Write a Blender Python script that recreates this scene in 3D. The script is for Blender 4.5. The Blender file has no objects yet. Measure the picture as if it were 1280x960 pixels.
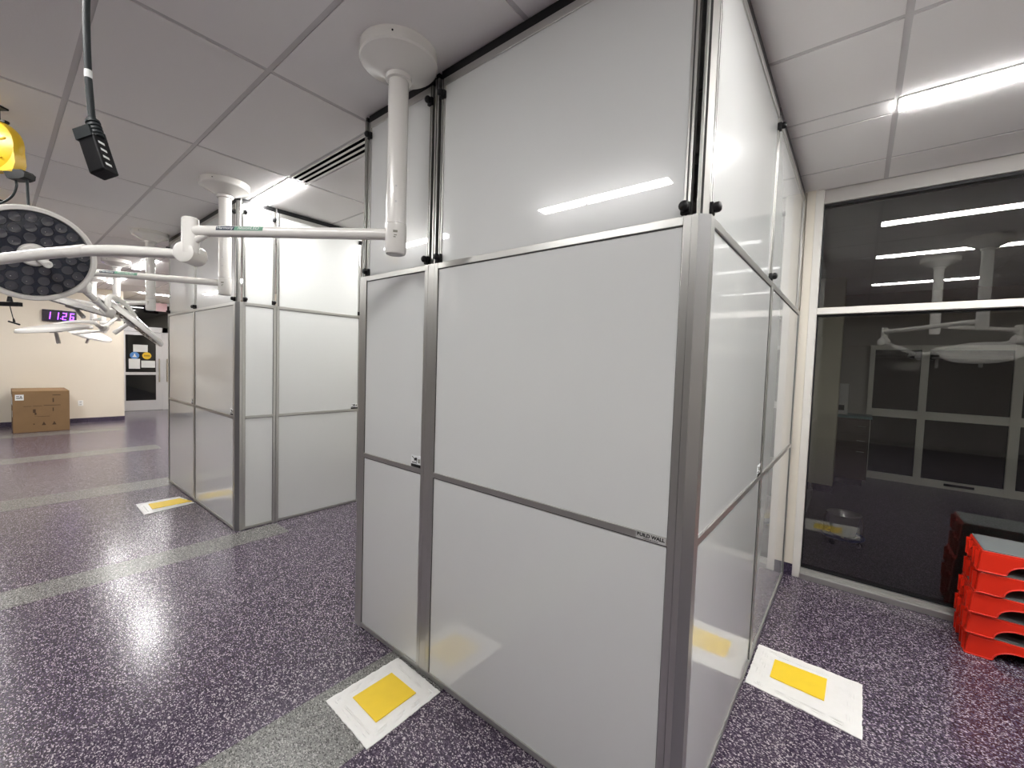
import bpy, bmesh, math, random
from mathutils import Vector as V, Matrix
random.seed(4)
SC = bpy.context.scene
COL = SC.collection
PI = math.pi
CEIL = 3.046
CAM_Z = 1.6275

# ------------------------------------------------------------------ materials
def new_mat(name):
    m = bpy.data.materials.new(name); m.use_nodes = True
    nt = m.node_tree
    return m, nt, nt.nodes['Principled BSDF']
def mat(name, col, rough=.5, metal=0., spec=.5, coat=0., bump=None, var=0., var_scale=3.):
    m, nt, b = new_mat(name)
    b.inputs['Base Color'].default_value = (*col, 1)
    b.inputs['Roughness'].default_value = rough
    b.inputs['Metallic'].default_value = metal
    b.inputs['Specular IOR Level'].default_value = spec
    b.inputs['Coat Weight'].default_value = coat
    b.inputs['Coat Roughness'].default_value = .012
    N, L = nt.nodes, nt.links
    if var or bump:
        tc = N.new('ShaderNodeTexCoord')
    if var:
        no = N.new('ShaderNodeTexNoise'); no.inputs['Scale'].default_value = var_scale; no.inputs['Detail'].default_value = 4
        L.new(tc.outputs['Object'], no.inputs['Vector'])
        mx = N.new('ShaderNodeMix'); mx.data_type = 'RGBA'
        mx.inputs[6].default_value = (*[c * (1 - var) for c in col], 1)
        mx.inputs[7].default_value = (*[min(1, c * (1 + var)) for c in col], 1)
        L.new(no.outputs['Fac'], mx.inputs[0]); L.new(mx.outputs[2], b.inputs['Base Color'])
    if bump:
        n2 = N.new('ShaderNodeTexNoise'); n2.inputs['Scale'].default_value = bump[0]; n2.inputs['Detail'].default_value = 3
        L.new(tc.outputs['Object'], n2.inputs['Vector'])
        bp = N.new('ShaderNodeBump'); bp.inputs['Strength'].default_value = bump[1]; bp.inputs['Distance'].default_value = bump[2]
        L.new(n2.outputs['Fac'], bp.inputs['Height']); L.new(bp.outputs['Normal'], b.inputs['Normal'])
    return m
def emit(name, col, s):
    m, nt, b = new_mat(name)
    b.inputs['Base Color'].default_value = (*col, 1)
    b.inputs['Emission Color'].default_value = (*col, 1)
    b.inputs['Emission Strength'].default_value = s
    return m
def chips(name, c0, c1, c2, f1, f2, rough):
    """terrazzo-like vinyl: small angular chips in three tones"""
    m, nt, b = new_mat(name); N, L = nt.nodes, nt.links
    tc = N.new('ShaderNodeTexCoord')
    mp = N.new('ShaderNodeMapping'); mp.inputs['Rotation'].default_value = (0, 0, .7); mp.inputs['Scale'].default_value = (1, 1.5, 1)
    L.new(tc.outputs['Object'], mp.inputs['Vector'])
    ns = N.new('ShaderNodeTexNoise'); ns.inputs['Scale'].default_value = 160; L.new(mp.outputs[0], ns.inputs['Vector'])
    ad = N.new('ShaderNodeVectorMath'); ad.operation = 'MULTIPLY_ADD'; ad.inputs[1].default_value = (.007, .007, .007)
    L.new(ns.outputs['Color'], ad.inputs[0]); L.new(mp.outputs[0], ad.inputs[2])
    vo = N.new('ShaderNodeTexVoronoi'); vo.inputs['Scale'].default_value = 170
    L.new(ad.outputs[0], vo.inputs['Vector'])
    sp = N.new('ShaderNodeSeparateColor'); L.new(vo.outputs['Color'], sp.inputs[0])
    cr = N.new('ShaderNodeValToRGB'); cr.color_ramp.interpolation = 'CONSTANT'
    e = cr.color_ramp.elements
    e[0].position = 0; e[0].color = (*c0, 1); e[1].position = f1; e[1].color = (*c1, 1)
    x = e.new(f2); x.color = (*c2, 1)
    L.new(sp.outputs[0], cr.inputs[0]); L.new(cr.outputs[0], b.inputs['Base Color'])
    n2 = N.new('ShaderNodeTexNoise'); n2.inputs['Scale'].default_value = 55; n2.inputs['Detail'].default_value = 2
    L.new(tc.outputs['Object'], n2.inputs['Vector'])
    bp = N.new('ShaderNodeBump'); bp.inputs['Strength'].default_value = .16; bp.inputs['Distance'].default_value = .003
    L.new(n2.outputs['Fac'], bp.inputs['Height']); L.new(bp.outputs['Normal'], b.inputs['Normal'])
    b.inputs['Roughness'].default_value = rough
    b.inputs['Specular IOR Level'].default_value = .5
    return m
def glass(name, tint, ior):
    m = bpy.data.materials.new(name); m.use_nodes = True; nt = m.node_tree; N, L = nt.nodes, nt.links
    N.remove(N['Principled BSDF'])
    tr = N.new('ShaderNodeBsdfTransparent'); tr.inputs[0].default_value = (*tint, 1)
    gl = N.new('ShaderNodeBsdfGlossy'); gl.inputs['Roughness'].default_value = 0.0; gl.inputs[0].default_value = (1, 1, 1, 1)
    fr = N.new('ShaderNodeFresnel'); fr.inputs[0].default_value = ior
    mx = N.new('ShaderNodeMixShader')
    L.new(fr.outputs[0], mx.inputs[0]); L.new(tr.outputs[0], mx.inputs[1]); L.new(gl.outputs[0], mx.inputs[2])
    L.new(mx.outputs[0], N['Material Output'].inputs[0])
    return m

M = {}
M['floor'] = chips('purple_chip_vinyl', (.027, .0175, .037), (.098, .074, .112), (.46, .41, .445), .53, .85, .21)
M['stripe'] = chips('grey_chip_vinyl', (.045, .044, .042), (.175, .172, .165), (.36, .35, .335), .24, .86, .26)
M['darkfloor'] = chips('dark_chip_vinyl', (.07, .07, .078), (.15, .15, .165), (.34, .34, .36), .5, .82, .35)
M['base'] = chips('purple_base_vinyl', (.022, .014, .035), (.06, .045, .085), (.25, .21, .27), .6, .9, .35)
M['ceil'] = mat('ceiling_tile', (.93, .91, .90), .9, bump=(90, .25, .002))
M['grid'] = mat('ceiling_grid_shaded', (.62, .60, .60), .6)  # grid colour darkened to stand for the shade in the recesses
M['wall'] = mat('cream_wall_paint', (.76, .69, .58), .7, var=.02, var_scale=1.5)
M['nib'] = mat('nib_paint', (.74, .69, .60), .6)
M['white_panel'] = mat('white_laminate', (.80, .815, .80), .22, spec=.4, coat=1., bump=(1.6, .012, .02))
M['head'] = mat('window_head_shade', (.42, .40, .385), .5)  # frame tone darkened so the head looks shaded
M['white_panel'].node_tree.nodes['Principled BSDF'].inputs['Coat IOR'].default_value = 1.85
M['alu'] = mat('brushed_aluminium', (.56, .555, .53), .34, metal=.85, bump=(60, .04, .001))
M['alu_dark'] = mat('aluminium_dark_reflection', (.33, .33, .335), .38, metal=.85)  # aluminium darkened on post chamfers in place of a dark reflection
M['groove'] = mat('groove_dark', (.06, .06, .058), .6)
M['frame'] = mat('window_frame_paint', (.70, .68, .64), .4)
M['black'] = mat('black_rubber', (.008, .008, .009), .38, spec=.3)
M['blackp'] = mat('black_plastic', (.008, .008, .009), .42, spec=.25)
M['cord'] = mat('grey_black_cord', (.016, .02, .022), .5, spec=.3)
M['lampwhite'] = mat('lamp_enamel', (.84, .82, .78), .22, coat=.3)
M['lampgrey'] = mat('lamp_grey', (.62, .615, .60), .4)
M['lens'] = mat('lamp_lens', (.020, .023, .034), .16, coat=.2, var=.5, var_scale=9)
M['led'] = mat('lens_cell', (.05, .053, .065), .10, coat=1.)
M['ledglint'] = mat('led_chip', (.75, .75, .75), .15, metal=.8)
M['navy'] = mat('badge_navy', (.02, .03, .06), .4)
M['green'] = mat('badge_green', (.16, .36, .25), .4)
M['textwhite'] = mat('print_white', (.8, .82, .8), .5)
M['textblack'] = mat('print_black', (.012, .012, .012), .5)
M['textgrey'] = mat('print_grey', (.3, .29, .24), .5)
M['yellow'] = mat('reel_yellow', (.70, .45, .015), .35, var=.08, var_scale=8)
M['matyellow'] = mat('mat_yellow', (.86, .60, .03), .5, var=.06, var_scale=14)
M['matwhite'] = mat('mat_white_film', (.84, .83, .81), .28, bump=(34, .5, .01), var=.03, var_scale=20)
M['red'] = mat('stool_red', (.66, .022, .006), .33, bump=(200, .05, .001))
M['tread'] = mat('stool_grey_tread', (.16, .17, .175), .7, bump=(300, .3, .001))
M['carton'] = mat('cardboard', (.24, .145, .068), .8, var=.1, var_scale=6)
M['cartonprint'] = mat('carton_print', (.075, .042, .02), .8)
M['paper'] = mat('paper', (.80, .82, .82), .7)
M['blue'] = mat('sticker_blue', (.08, .25, .62), .5)
M['stickyel'] = mat('sticker_yellow', (.80, .52, .02), .5)
M['stickdark'] = mat('sticker_yellow_dark', (.38, .22, .01), .5)
M['outlet'] = mat('outlet_white', (.86, .85, .82), .4)
M['darkglass'] = mat('night_glass', (.004, .005, .006), .04, spec=.5)
M['steel'] = mat('stainless', (.62, .60, .56), .22, metal=1.)
M['bluering'] = mat('blue_bumper', (.02, .06, .22), .4)
M['wood'] = mat('dark_wood', (.045, .025, .015), .5, var=.25, var_scale=5)
M['teal'] = mat('teal_counter', (.08, .17, .20), .35)
M['column'] = mat('column_paint', (.78, .73, .58), .7)
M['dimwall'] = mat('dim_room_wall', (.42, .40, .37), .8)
M['dimframe'] = mat('dim_frame', (.72, .70, .64), .45)
M['exit'] = mat('exit_sign_face', (.80, .55, .60), .5)
M['silver'] = mat('door_silver', (.66, .66, .68), .35, metal=.3)
M['void'] = mat('slot_void', (.003, .003, .003), 1., spec=0.)
M['pail'] = mat('brushed_pail', (.90, .88, .85), .30, metal=.45)
M['frontwall'] = mat('dark_front_wall', (.28, .26, .24), .6)
M['tube'] = emit('led_diffuser', (1, .99, .97), 63)
M['digit'] = emit('clock_led', (.36, .07, .95), 3.2)
M['digitoff'] = mat('clock_face', (.012, .006, .02), .25)
M['glass'] = glass('window_glass', (.92, .93, .92), 1.85)

# ------------------------------------------------------------------ helpers
def link(name, me, m, parent=None):
    o = bpy.data.objects.new(name, me); COL.objects.link(o)
    if m is not None:
        for mm in (m if isinstance(m, (list, tuple)) else [m]): me.materials.append(mm)
    if parent: o.parent = parent
    return o
def obj(name, bm, m, parent=None, smooth=None):
    me = bpy.data.meshes.new(name)
    bmesh.ops.recalc_face_normals(bm, faces=bm.faces)
    if smooth is not None:
        for f in bm.faces: f.smooth = True
    bm.to_mesh(me); bm.free()
    o = link(name, me, m, parent)
    if smooth is not None:
        try: me.set_sharp_from_angle(angle=math.radians(smooth))
        except Exception: pass
    return o
def thing(name, label, cat, loc=(0, 0, 0), rz=0., group=None):
    o = bpy.data.objects.new(name, None); COL.objects.link(o)
    o.empty_display_size = .1
    o.location = loc; o.rotation_euler = (0, 0, rz)
    return tag(o, label, cat, group)
def tag(o, label, cat, group=None, kind='thing'):
    o['label'] = label; o['category'] = cat; o['kind'] = kind
    if group: o['group'] = group
    return o
def struct(name, bm, m, label, cat, parent=None):
    o = obj(name, bm, m, parent)
    o['kind'] = 'structure'; o['label'] = label; o['category'] = cat
    return o
def NB(): return bmesh.new()
def box(bm, x0, y0, z0, x1, y1, z1, mi=0, bev=0.):
    vs = [bm.verts.new(p) for p in ((x0, y0, z0), (x1, y0, z0), (x1, y1, z0), (x0, y1, z0), (x0, y0, z1), (x1, y0, z1), (x1, y1, z1), (x0, y1, z1))]
    fs = [bm.faces.new([vs[i] for i in q]) for q in ((0, 3, 2, 1), (4, 5, 6, 7), (0, 1, 5, 4), (1, 2, 6, 5), (2, 3, 7, 6), (3, 0, 4, 7))]
    for f in fs: f.material_index = mi
    if bev:
        es = list({e for f in fs for e in f.edges})
        r = bmesh.ops.bevel(bm, geom=es, offset=bev, segments=2, profile=.5, affect='EDGES')
        for f in r['faces']: f.material_index = mi
    return vs
def prism(bm, poly, axis, a, b, mi=0):
    """extrude a 2-D polygon (list of (p,q)) along axis: 'x'->(a,p,q) 'y'->(p,a,q) 'z'->(p,q,a)"""
    def P(p, q, t): return {'x': (t, p, q), 'y': (p, t, q), 'z': (p, q, t)}[axis]
    A = [bm.verts.new(P(p, q, a)) for p, q in poly]; B = [bm.verts.new(P(p, q, b)) for p, q in poly]
    n = len(poly)
    fs = [bm.faces.new(A), bm.faces.new(B[::-1])]
    for i in range(n):
        fs.append(bm.faces.new([A[i], B[i], B[(i + 1) % n], A[(i + 1) % n]]))
    for f in fs: f.material_index = mi
    return A + B
def basis(n):
    n = V(n).normalized()
    a = V((0, 0, 1)) if abs(n.z) < .9 else V((1, 0, 0))
    u = n.cross(a).normalized(); w = u.cross(n).normalized()
    return u, w, n
def lathe(bm, prof, c, n, seg=32, mi=0):
    """prof: list of (t along n, radius)"""
    u, w, n = basis(n); c = V(c); rings = []
    for t, r in prof:
        if r < 1e-6: rings.append([bm.verts.new(c + n * t)])
        else: rings.append([bm.verts.new(c + n * t + (u * math.cos(2 * PI * k / seg) + w * math.sin(2 * PI * k / seg)) * r) for k in range(seg)])
    for A, B in zip(rings, rings[1:]):
        for k in range(seg):
            a0, a1 = A[k % len(A)], A[(k + 1) % len(A)]; b0, b1 = B[k % len(B)], B[(k + 1) % len(B)]
            q = []
            for v in (a0, b0, b1, a1):
                if v not in q: q.append(v)
            if len(q) > 2:
                f = bm.faces.new(q); f.material_index = mi
    for R in (rings[0], rings[-1]):
        if len(R) > 1:
            f = bm.faces.new(R); f.material_index = mi
def smooth_pts(pts, n=8):
    pts = [V(p) for p in pts]
    if len(pts) < 3: return pts
    P = [pts[0] * 2 - pts[1]] + pts + [pts[-1] * 2 - pts[-2]]
    out = []
    for i in range(1, len(P) - 2):
        for k in range(n):
            t = k / n
            a, b, c, d = P[i - 1], P[i], P[i + 1], P[i + 2]
            out.append(.5 * ((2 * b) + (c - a) * t + (2 * a - 5 * b + 4 * c - d) * t * t + (3 * b - a - 3 * c + d) * t ** 3))
    out.append(pts[-1]); return out
def tube(bm, pts, r, seg=14, sm=True, mi=0):
    pts = smooth_pts(pts) if sm else [V(p) for p in pts]
    n = len(pts); rr = r if isinstance(r, (list, tuple)) else [r, r]
    t0 = (pts[1] - pts[0]).normalized(); u, w, _ = basis(t0); rings = []
    for i, p in enumerate(pts):
        t = (pts[min(i + 1, n - 1)] - pts[max(i - 1, 0)]).normalized()
        u = (u - t * u.dot(t)).normalized(); w = t.cross(u)
        f = i / (n - 1) * (len(rr) - 1); k = min(int(f), len(rr) - 2); rad = rr[k] + (rr[k + 1] - rr[k]) * (f - k)
        rings.append([bm.verts.new(p + (u * math.cos(2 * PI * j / seg) + w * math.sin(2 * PI * j / seg)) * rad) for j in range(seg)])
    for A, B in zip(rings, rings[1:]):
        for j in range(seg):
            bm.faces.new([A[j], A[(j + 1) % seg], B[(j + 1) % seg], B[j]]).material_index = mi
    bm.faces.new(rings[0][::-1]).material_index = mi; bm.faces.new(rings[-1]).material_index = mi
def text_mesh(name, s, size, m, parent, mtx, bold=0., depth=.0004, align='CENTER'):
    cu = bpy.data.curves.new(name, 'FONT'); cu.body = s; cu.size = size; cu.align_x = align; cu.align_y = 'CENTER'
    cu.extrude = depth; cu.offset = bold
    tmp = bpy.data.objects.new('tmp', cu); COL.objects.link(tmp)
    bpy.context.view_layer.update()
    me = bpy.data.meshes.new_from_object(tmp.evaluated_get(bpy.context.evaluated_depsgraph_get()))
    bpy.data.objects.remove(tmp); bpy.data.curves.remove(cu)
    me.materials.clear(); me.transform(mtx)
    return link(name, me, m, parent)
def frame_mtx(o, x, y):
    """matrix whose X axis is x, Y axis is y, at o"""
    x = V(x).normalized(); z = x.cross(V(y)).normalized(); y = z.cross(x)
    return Matrix(((x.x, y.x, z.x, o[0]), (x.y, y.y, z.y, o[1]), (x.z, y.z, z.z, o[2]), (0, 0, 0, 1)))

# ------------------------------------------------------------------ room shell
XL, XR, YB, YW = -13.5, 4.2, -5.2, 4.06
bm = NB(); box(bm, -15.6, YB - .2, -.1, XR + .2, YW + .1, 0)
struct('floor', bm, M['floor'], 'speckled dark purple vinyl floor', 'floor')
for i, (x, y1) in enumerate(((-1.725, 1.46), (-4.18, 1.73), (-6.72, 1.73), (-9.35, 1.80), (-12.0, 1.80))):
    w = .21 if i == 0 else .15 if i == 1 else .22
    bm = NB(); box(bm, x - w, YB, -.02, x + w, y1, .0012)
    struct('trim_%d' % (i + 1), bm, M['stripe'],
           ['grey speckled floor stripe running under the nearest yellow mat', 'grey speckled floor stripe ending at the corner post across the bay',
            'grey speckled floor stripe meeting the far end of the second cubicle', 'second grey floor stripe from the cardboard carton', 'grey floor stripe at the foot of the cardboard carton'][i], 'floor stripe')
# ceiling: tiles standing a little proud of the grid
bm = NB(); box(bm, -15.6, YB - .2, CEIL + .004, XR + .2, YW + .35, CEIL + .12)
struct('ceiling', bm, M['grid'], 'white suspended ceiling with large rectangular tiles', 'ceiling')
ygaps = [-5.2, -4.44, -3.83, -3.22, -2.61, -2.46, -1.85, -1.24, -.63 + .15]
ygaps = [-5.08, -4.46, -3.84, -3.22, -2.62, -2.47, -1.78, -1.13, -.48, -.33, .281, .89, 1.50, 1.65, 2.29, 2.93, 3.08, 3.70, 4.07]
bm = NB()
t = .013
xs = [.08 + 1.215 * k for k in range(-13, 5)]
for x0, x1 in zip(xs, xs[1:]):
    for y0, y1 in zip(ygaps, ygaps[1:]):
        lightcell = abs((y1 - y0) - .15) < .02
        g = .004 if lightcell else t
        x0c, x1c = max(x0, -15.5), min(x1, XR)
        if x1c - x0c < .1: continue
        box(bm, x0c + t, y0 + (g if lightcell else t), CEIL, x1c - t, y1 - (g if lightcell else t), CEIL + .006)
struct('trim_6', bm, M['ceil'], 'white acoustic ceiling tiles laid in the grid', 'ceiling tiles')
# walls
bm = NB(); box(bm, XL - .15, YB, 0, XL, 1.97, CEIL + .05); struct('wall_left', bm, M['wall'], 'cream painted far wall behind the cardboard carton', 'wall')
bm = NB(); box(bm, -15.6, 1.82, 0, XL - .15, 1.97, CEIL + .05); struct('wall_recess', bm, M['wall'], 'short cream return wall leading to the far door', 'wall')
bm = NB(); box(bm, XL - .02, YB, 0, XL + .006, 1.976, .1); struct('baseboard_left', bm, M['base'], 'purple speckled base along the far cream wall', 'baseboard')
bm = NB(); box(bm, -15.6, YB - .15, 0, XR + .15, YB, CEIL + .05); struct('wall_front', bm, M['frontwall'], 'dark wall behind the viewer', 'wall')
bm = NB(); box(bm, XR, YB, 0, XR + .15, 9, CEIL + .05); struct('wall_right', bm, M['wall'], 'cream wall on the right beyond the frame', 'wall')
bm = NB(); box(bm, -15.6, YW + .02, 0, -.42, YW + .2, CEIL + .05); struct('wall_back', bm, M['wall'], 'cream wall at the back of the bays', 'wall')
bm = NB()
box(bm, -.45, YW - .008, .10, -.385, YW + .2, CEIL); box(bm, -.381, YW - .018, .10, -.325, YW + .2, CEIL)
struct('trim_7', bm, M['nib'], 'narrow cream wall nib between partition and window', 'wall')
bm = NB(); box(bm, -.45, YW - .022, 0, -.325, YW + .2, .10); struct('baseboard_back', bm, M['base'], 'purple speckled base under the narrow wall nib', 'baseboard')

# ------------------------------------------------------------------ interior window (window_1)
W0, W1 = -.325, 3.9
bm = NB()
FY0, FY1 = YW - .012, YW + .12
box(bm, W0, FY0, .0, W0 + .052, FY1, CEIL, bev=.003)
box(bm, W0 + .052, FY0, 2.092, W1, FY1, 2.142, bev=.003)
box(bm, W1 - .06, FY0, .0, W1, FY1, 2.945)
struct('window_1', bm, M['frame'], 'interior window wall with painted frame and cross rail', 'window')
WIN = bpy.data.objects['window_1']
bm = NB(); box(bm, W0 + .052, FY0 + .03, 2.945, W1, FY1, CEIL); obj('head', bm, M['head'], WIN)['label'] = 'head above the glass, coloured darker to look shaded'
bm = NB(); box(bm, W0 + .052, FY0 - .01, 0, W1 - .06, FY1, .045, bev=.004); box(bm, W0 + .052, FY0 + .03, .045, W1 - .06, FY1, .072, bev=.003)
obj('sill', bm, M['alu'], WIN)['label'] = 'brushed metal floor channel'
bm = NB()
for z0, z1 in ((2.928, 2.945), (2.142, 2.150), (2.080, 2.092), (.072, .082)): box(bm, W0 + .052, FY0 + .055, z0, W1 - .06, FY1 - .01, z1)
for z0, z1 in ((2.150, 2.928), (.082, 2.080)): box(bm, W0 + .052, FY0 + .055, z0, W0 + .058, FY1 - .01, z1)
obj('gasket', bm, M['black'], WIN)['label'] = 'black glazing gasket'
for z0, z1 in ((2.142, 2.945), (.072, 2.092)):
    bm = NB(); box(bm, W0 + .052, 4.122, z0, W1 - .06, 4.128, z1)
    obj('pane', bm, M['glass'], WIN)

# ------------------------------------------------------------------ dark room behind the window
bm = NB(); box(bm, -3, YW + .1, -.1, XR, 9.1, -.002); struct('floor_1', bm, M['darkfloor'], 'dark grey floor of the unlit room behind the glass', 'floor')
bm = NB(); box(bm, -3, YW + .2, 2.95, XR, 9.1, 3.05); struct('ceiling_1', bm, M['ceil'], 'ceiling of the unlit room behind the glass', 'ceiling')
bm = NB(); box(bm, -3.15, YW + .2, 0, -3, 9.1, 3); struct('wall_side', bm, M['dimwall'], 'side wall of the unlit room', 'wall')
bm = NB()
box(bm, -3, 8.93, 2.12, XR, 9.1, 3.0)
box(bm, -3, 8.98, 0, .14, 9.1, 2.12)
struct('wall_far', bm, M['dimwall'], 'wall above the glazed doors of the unlit room', 'wall')
bm = NB(); box(bm, -.47, 7.28, .10, -.19, 7.7, 2.95); box(bm, -.472, 7.276, 0, -.188, 7.7, .0999, mi=1); box(bm, -.43, 7.274, 1.45, -.33, 7.28, 1.75)
c = struct('wall_column', bm, [M['column'], M['base']], 'cream column standing in the unlit room behind the glass', 'column')
bm = NB()
for x0, x1 in ((.14, .2), (.735, .82), (1.66, 1.76), (2.5, 2.6), (3.4, 3.5)): box(bm, x0, 8.86, 0, x1, 8.95, 2.12)
for z0, z1 in ((.0, .11), (1.0, 1.12), (2.05, 2.12)): box(bm, .14, 8.87, z0, XR, 8.94, z1)
struct('door_1', bm, M['dimframe'], 'pale metal framed glazed doors across the unlit room', 'door')
D1 = bpy.data.objects['door_1']
bm = NB(); box(bm, .2, 8.90, .05, XR, 8.91, 2.1); obj('pane', bm, M['darkglass'], D1)
bm = NB(); box(bm, 1.07, 8.855, .045, 1.38, 8.87, .08); obj('vent_slot', bm, M['black'], D1)
cab = thing('base_cabinet', 'dark wooden base cabinet with teal top behind the window glass', 'cabinet', (-.06, 8.12, 0))
bm = NB(); box(bm, -.30, -.1, .10, .235, .34, 1.0, bev=.004); obj('body', bm, M['wood'], cab)
bm = NB(); box(bm, -.26, -.05, 0, .19, .3, .10); obj('plinth', bm, M['blackp'], cab)
bm = NB(); box(bm, -.32, -.13, 1.0, .26, .36, 1.04, bev=.006); obj('worktop', bm, M['teal'], cab)
bm = NB(); box(bm, -.28, -.118, .14, .22, -.1, .56, bev=.003); d = obj('door', bm, M['wood'], cab)
bm = NB(); tube(bm, [(.10, -.12, .52), (.10, -.15, .52), (.19, -.15, .52), (.19, -.12, .52)], .006, 8, False); obj('handle', bm, M['steel'], d)
for z in (.58, .79):
    bm = NB(); box(bm, -.28, -.118, z, .22, -.1, z + .19, bev=.003); d = obj('drawer', bm, M['wood'], cab)
    bm = NB(); tube(bm, [(.10, -.12, z + .1), (.10, -.15, z + .1), (.19, -.15, z + .1), (.19, -.12, z + .1)], .006, 8, False); obj('handle', bm, M['steel'], d)
dev = thing('countertop_device', 'off-white boxy device on top of the teal-topped cabinet', 'machine', (-.22, 8.25, 1.042))
bm = NB(); prism(bm, [(-.16, 0), (.16, 0), (.16, .30), (.02, .46), (-.16, .46)], 'x', -.13, .13); obj('housing', bm, M['lampgrey'], dev)
bm = NB(); box(bm, -.09, -.163, .06, .09, -.158, .14); obj('display', bm, M['blackp'], dev)
# kick bucket
kb = thing('kick_bucket', 'stainless steel bucket on a blue wheeled ring behind the window', 'bucket', (-.03, 5.22, 0))
bm = NB(); lathe(bm, [(.085, 0), (.085, .095), (.275, .125), (.285, .137), (.29, .135), (.285, .126), (.275, .118), (.10, .088), (.10, 0)], (0, 0, 0), (0, 0, 1), 36); obj('pail', bm, M['pail'], kb, 40)
bm = NB()
lathe(bm, [(.062, .135), (.062, .168), (.072, .174), (.082, .168), (.082, .135), (.062, .135)], (0, 0, 0), (0, 0, 1), 36)
obj('bumper_ring', bm, M['bluering'], kb, 40)
bm = NB(); tube(bm, [(-.135, 0, .27), (-.15, 0, .2), (-.15, 0, .085)], .004, 8); tube(bm, [(.135, 0, .27), (.15, 0, .2), (.15, 0, .085)], .004, 8)
box(bm, -.14, -.012, .066, .14, .012, .084); box(bm, -.012, -.14, .066, .012, .14, .084); obj('carrier', bm, M['steel'], kb)
for k in range(4):
    a = PI / 4 + k * PI / 2 + .25
    bm = NB(); cx, cy = .15 * math.cos(a), .15 * math.sin(a)
    lathe(bm, [(-.011, .012), (-.011, .023), (.011, .023), (.011, .012)], (cx, cy, .023), (math.cos(a + 1.2), math.sin(a + 1.2), 0), 16)
    tube(bm, [(cx, cy, .045), (cx, cy, .07)], .008, 8, False); box(bm, cx - .012, cy - .012, .03, cx + .012, cy + .012, .05)
    obj('caster', bm, M['blackp'], kb)

# ------------------------------------------------------------------ partition panels
Z1, Z2 = 2.115, 1.072          # lower frame height, middle rail height
ST = .025                      # stile width
TH = .042                      # panel thickness
def knob(parent, x, y, z):
    bm = NB(); lathe(bm, [(.006, .0), (.006, .006), (0, .010), (-.006, .0135), (-.014, .0165), (-.024, .0165), (-.030, .012), (-.033, 0)], (x, y, z), (0, 1, 0), 14)
    box(bm, x - .015, y - .010, z - .022, x + .015, y + .008, z + .016, bev=.003)
    return obj('clamp_knob', bm, M['black'], parent, 50)
def sticker(parent, x1, z0):
    """printed maker's sticker at the panel's lower right above the mid rail; x1 its right edge"""
    bm = NB(); box(bm, x1 - .078, -.0004 + .005, z0 + .001, x1, .0062, z0 + .062)
    s = obj('maker_label', bm, M['paper'], parent); s['label'] = 'small white printed label with black band'
    bm = NB(); box(bm, x1 - .078, .0036, z0 + .001, x1, .0046, z0 + .016); box(bm, x1 - .020, .0036, z0 + .026, x1 - .007, .0046, z0 + .046, mi=1)
    obj('label_band', bm, [M['textblack'], M['textgrey']], s)
    bm = NB()
    prism(bm, [(x1 - .072, z0 + .056), (x1 - .05, z0 + .046), (x1 - .046, z0 + .05), (x1 - .036, z0 + .052), (x1 - .03, z0 + .048), (x1 - .03, z0 + .03), (x1 - .034, z0 + .03), (x1 - .036, z0 + .042),
               (x1 - .041, z0 + .034), (x1 - .044, z0 + .034), (x1 - .045, z0 + .042), (x1 - .05, z0 + .033), (x1 - .053, z0 + .033), (x1 - .053, z0 + .044), (x1 - .072, z0 + .053)], 'y', .0036, .0046)
    for k in range(5): box(bm, x1 - .070 + k * .008, .0036, z0 + .021, x1 - .065 + k * .008, .0046, z0 + .0265)
    obj('label_print', bm, M['textblack'], s)
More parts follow.
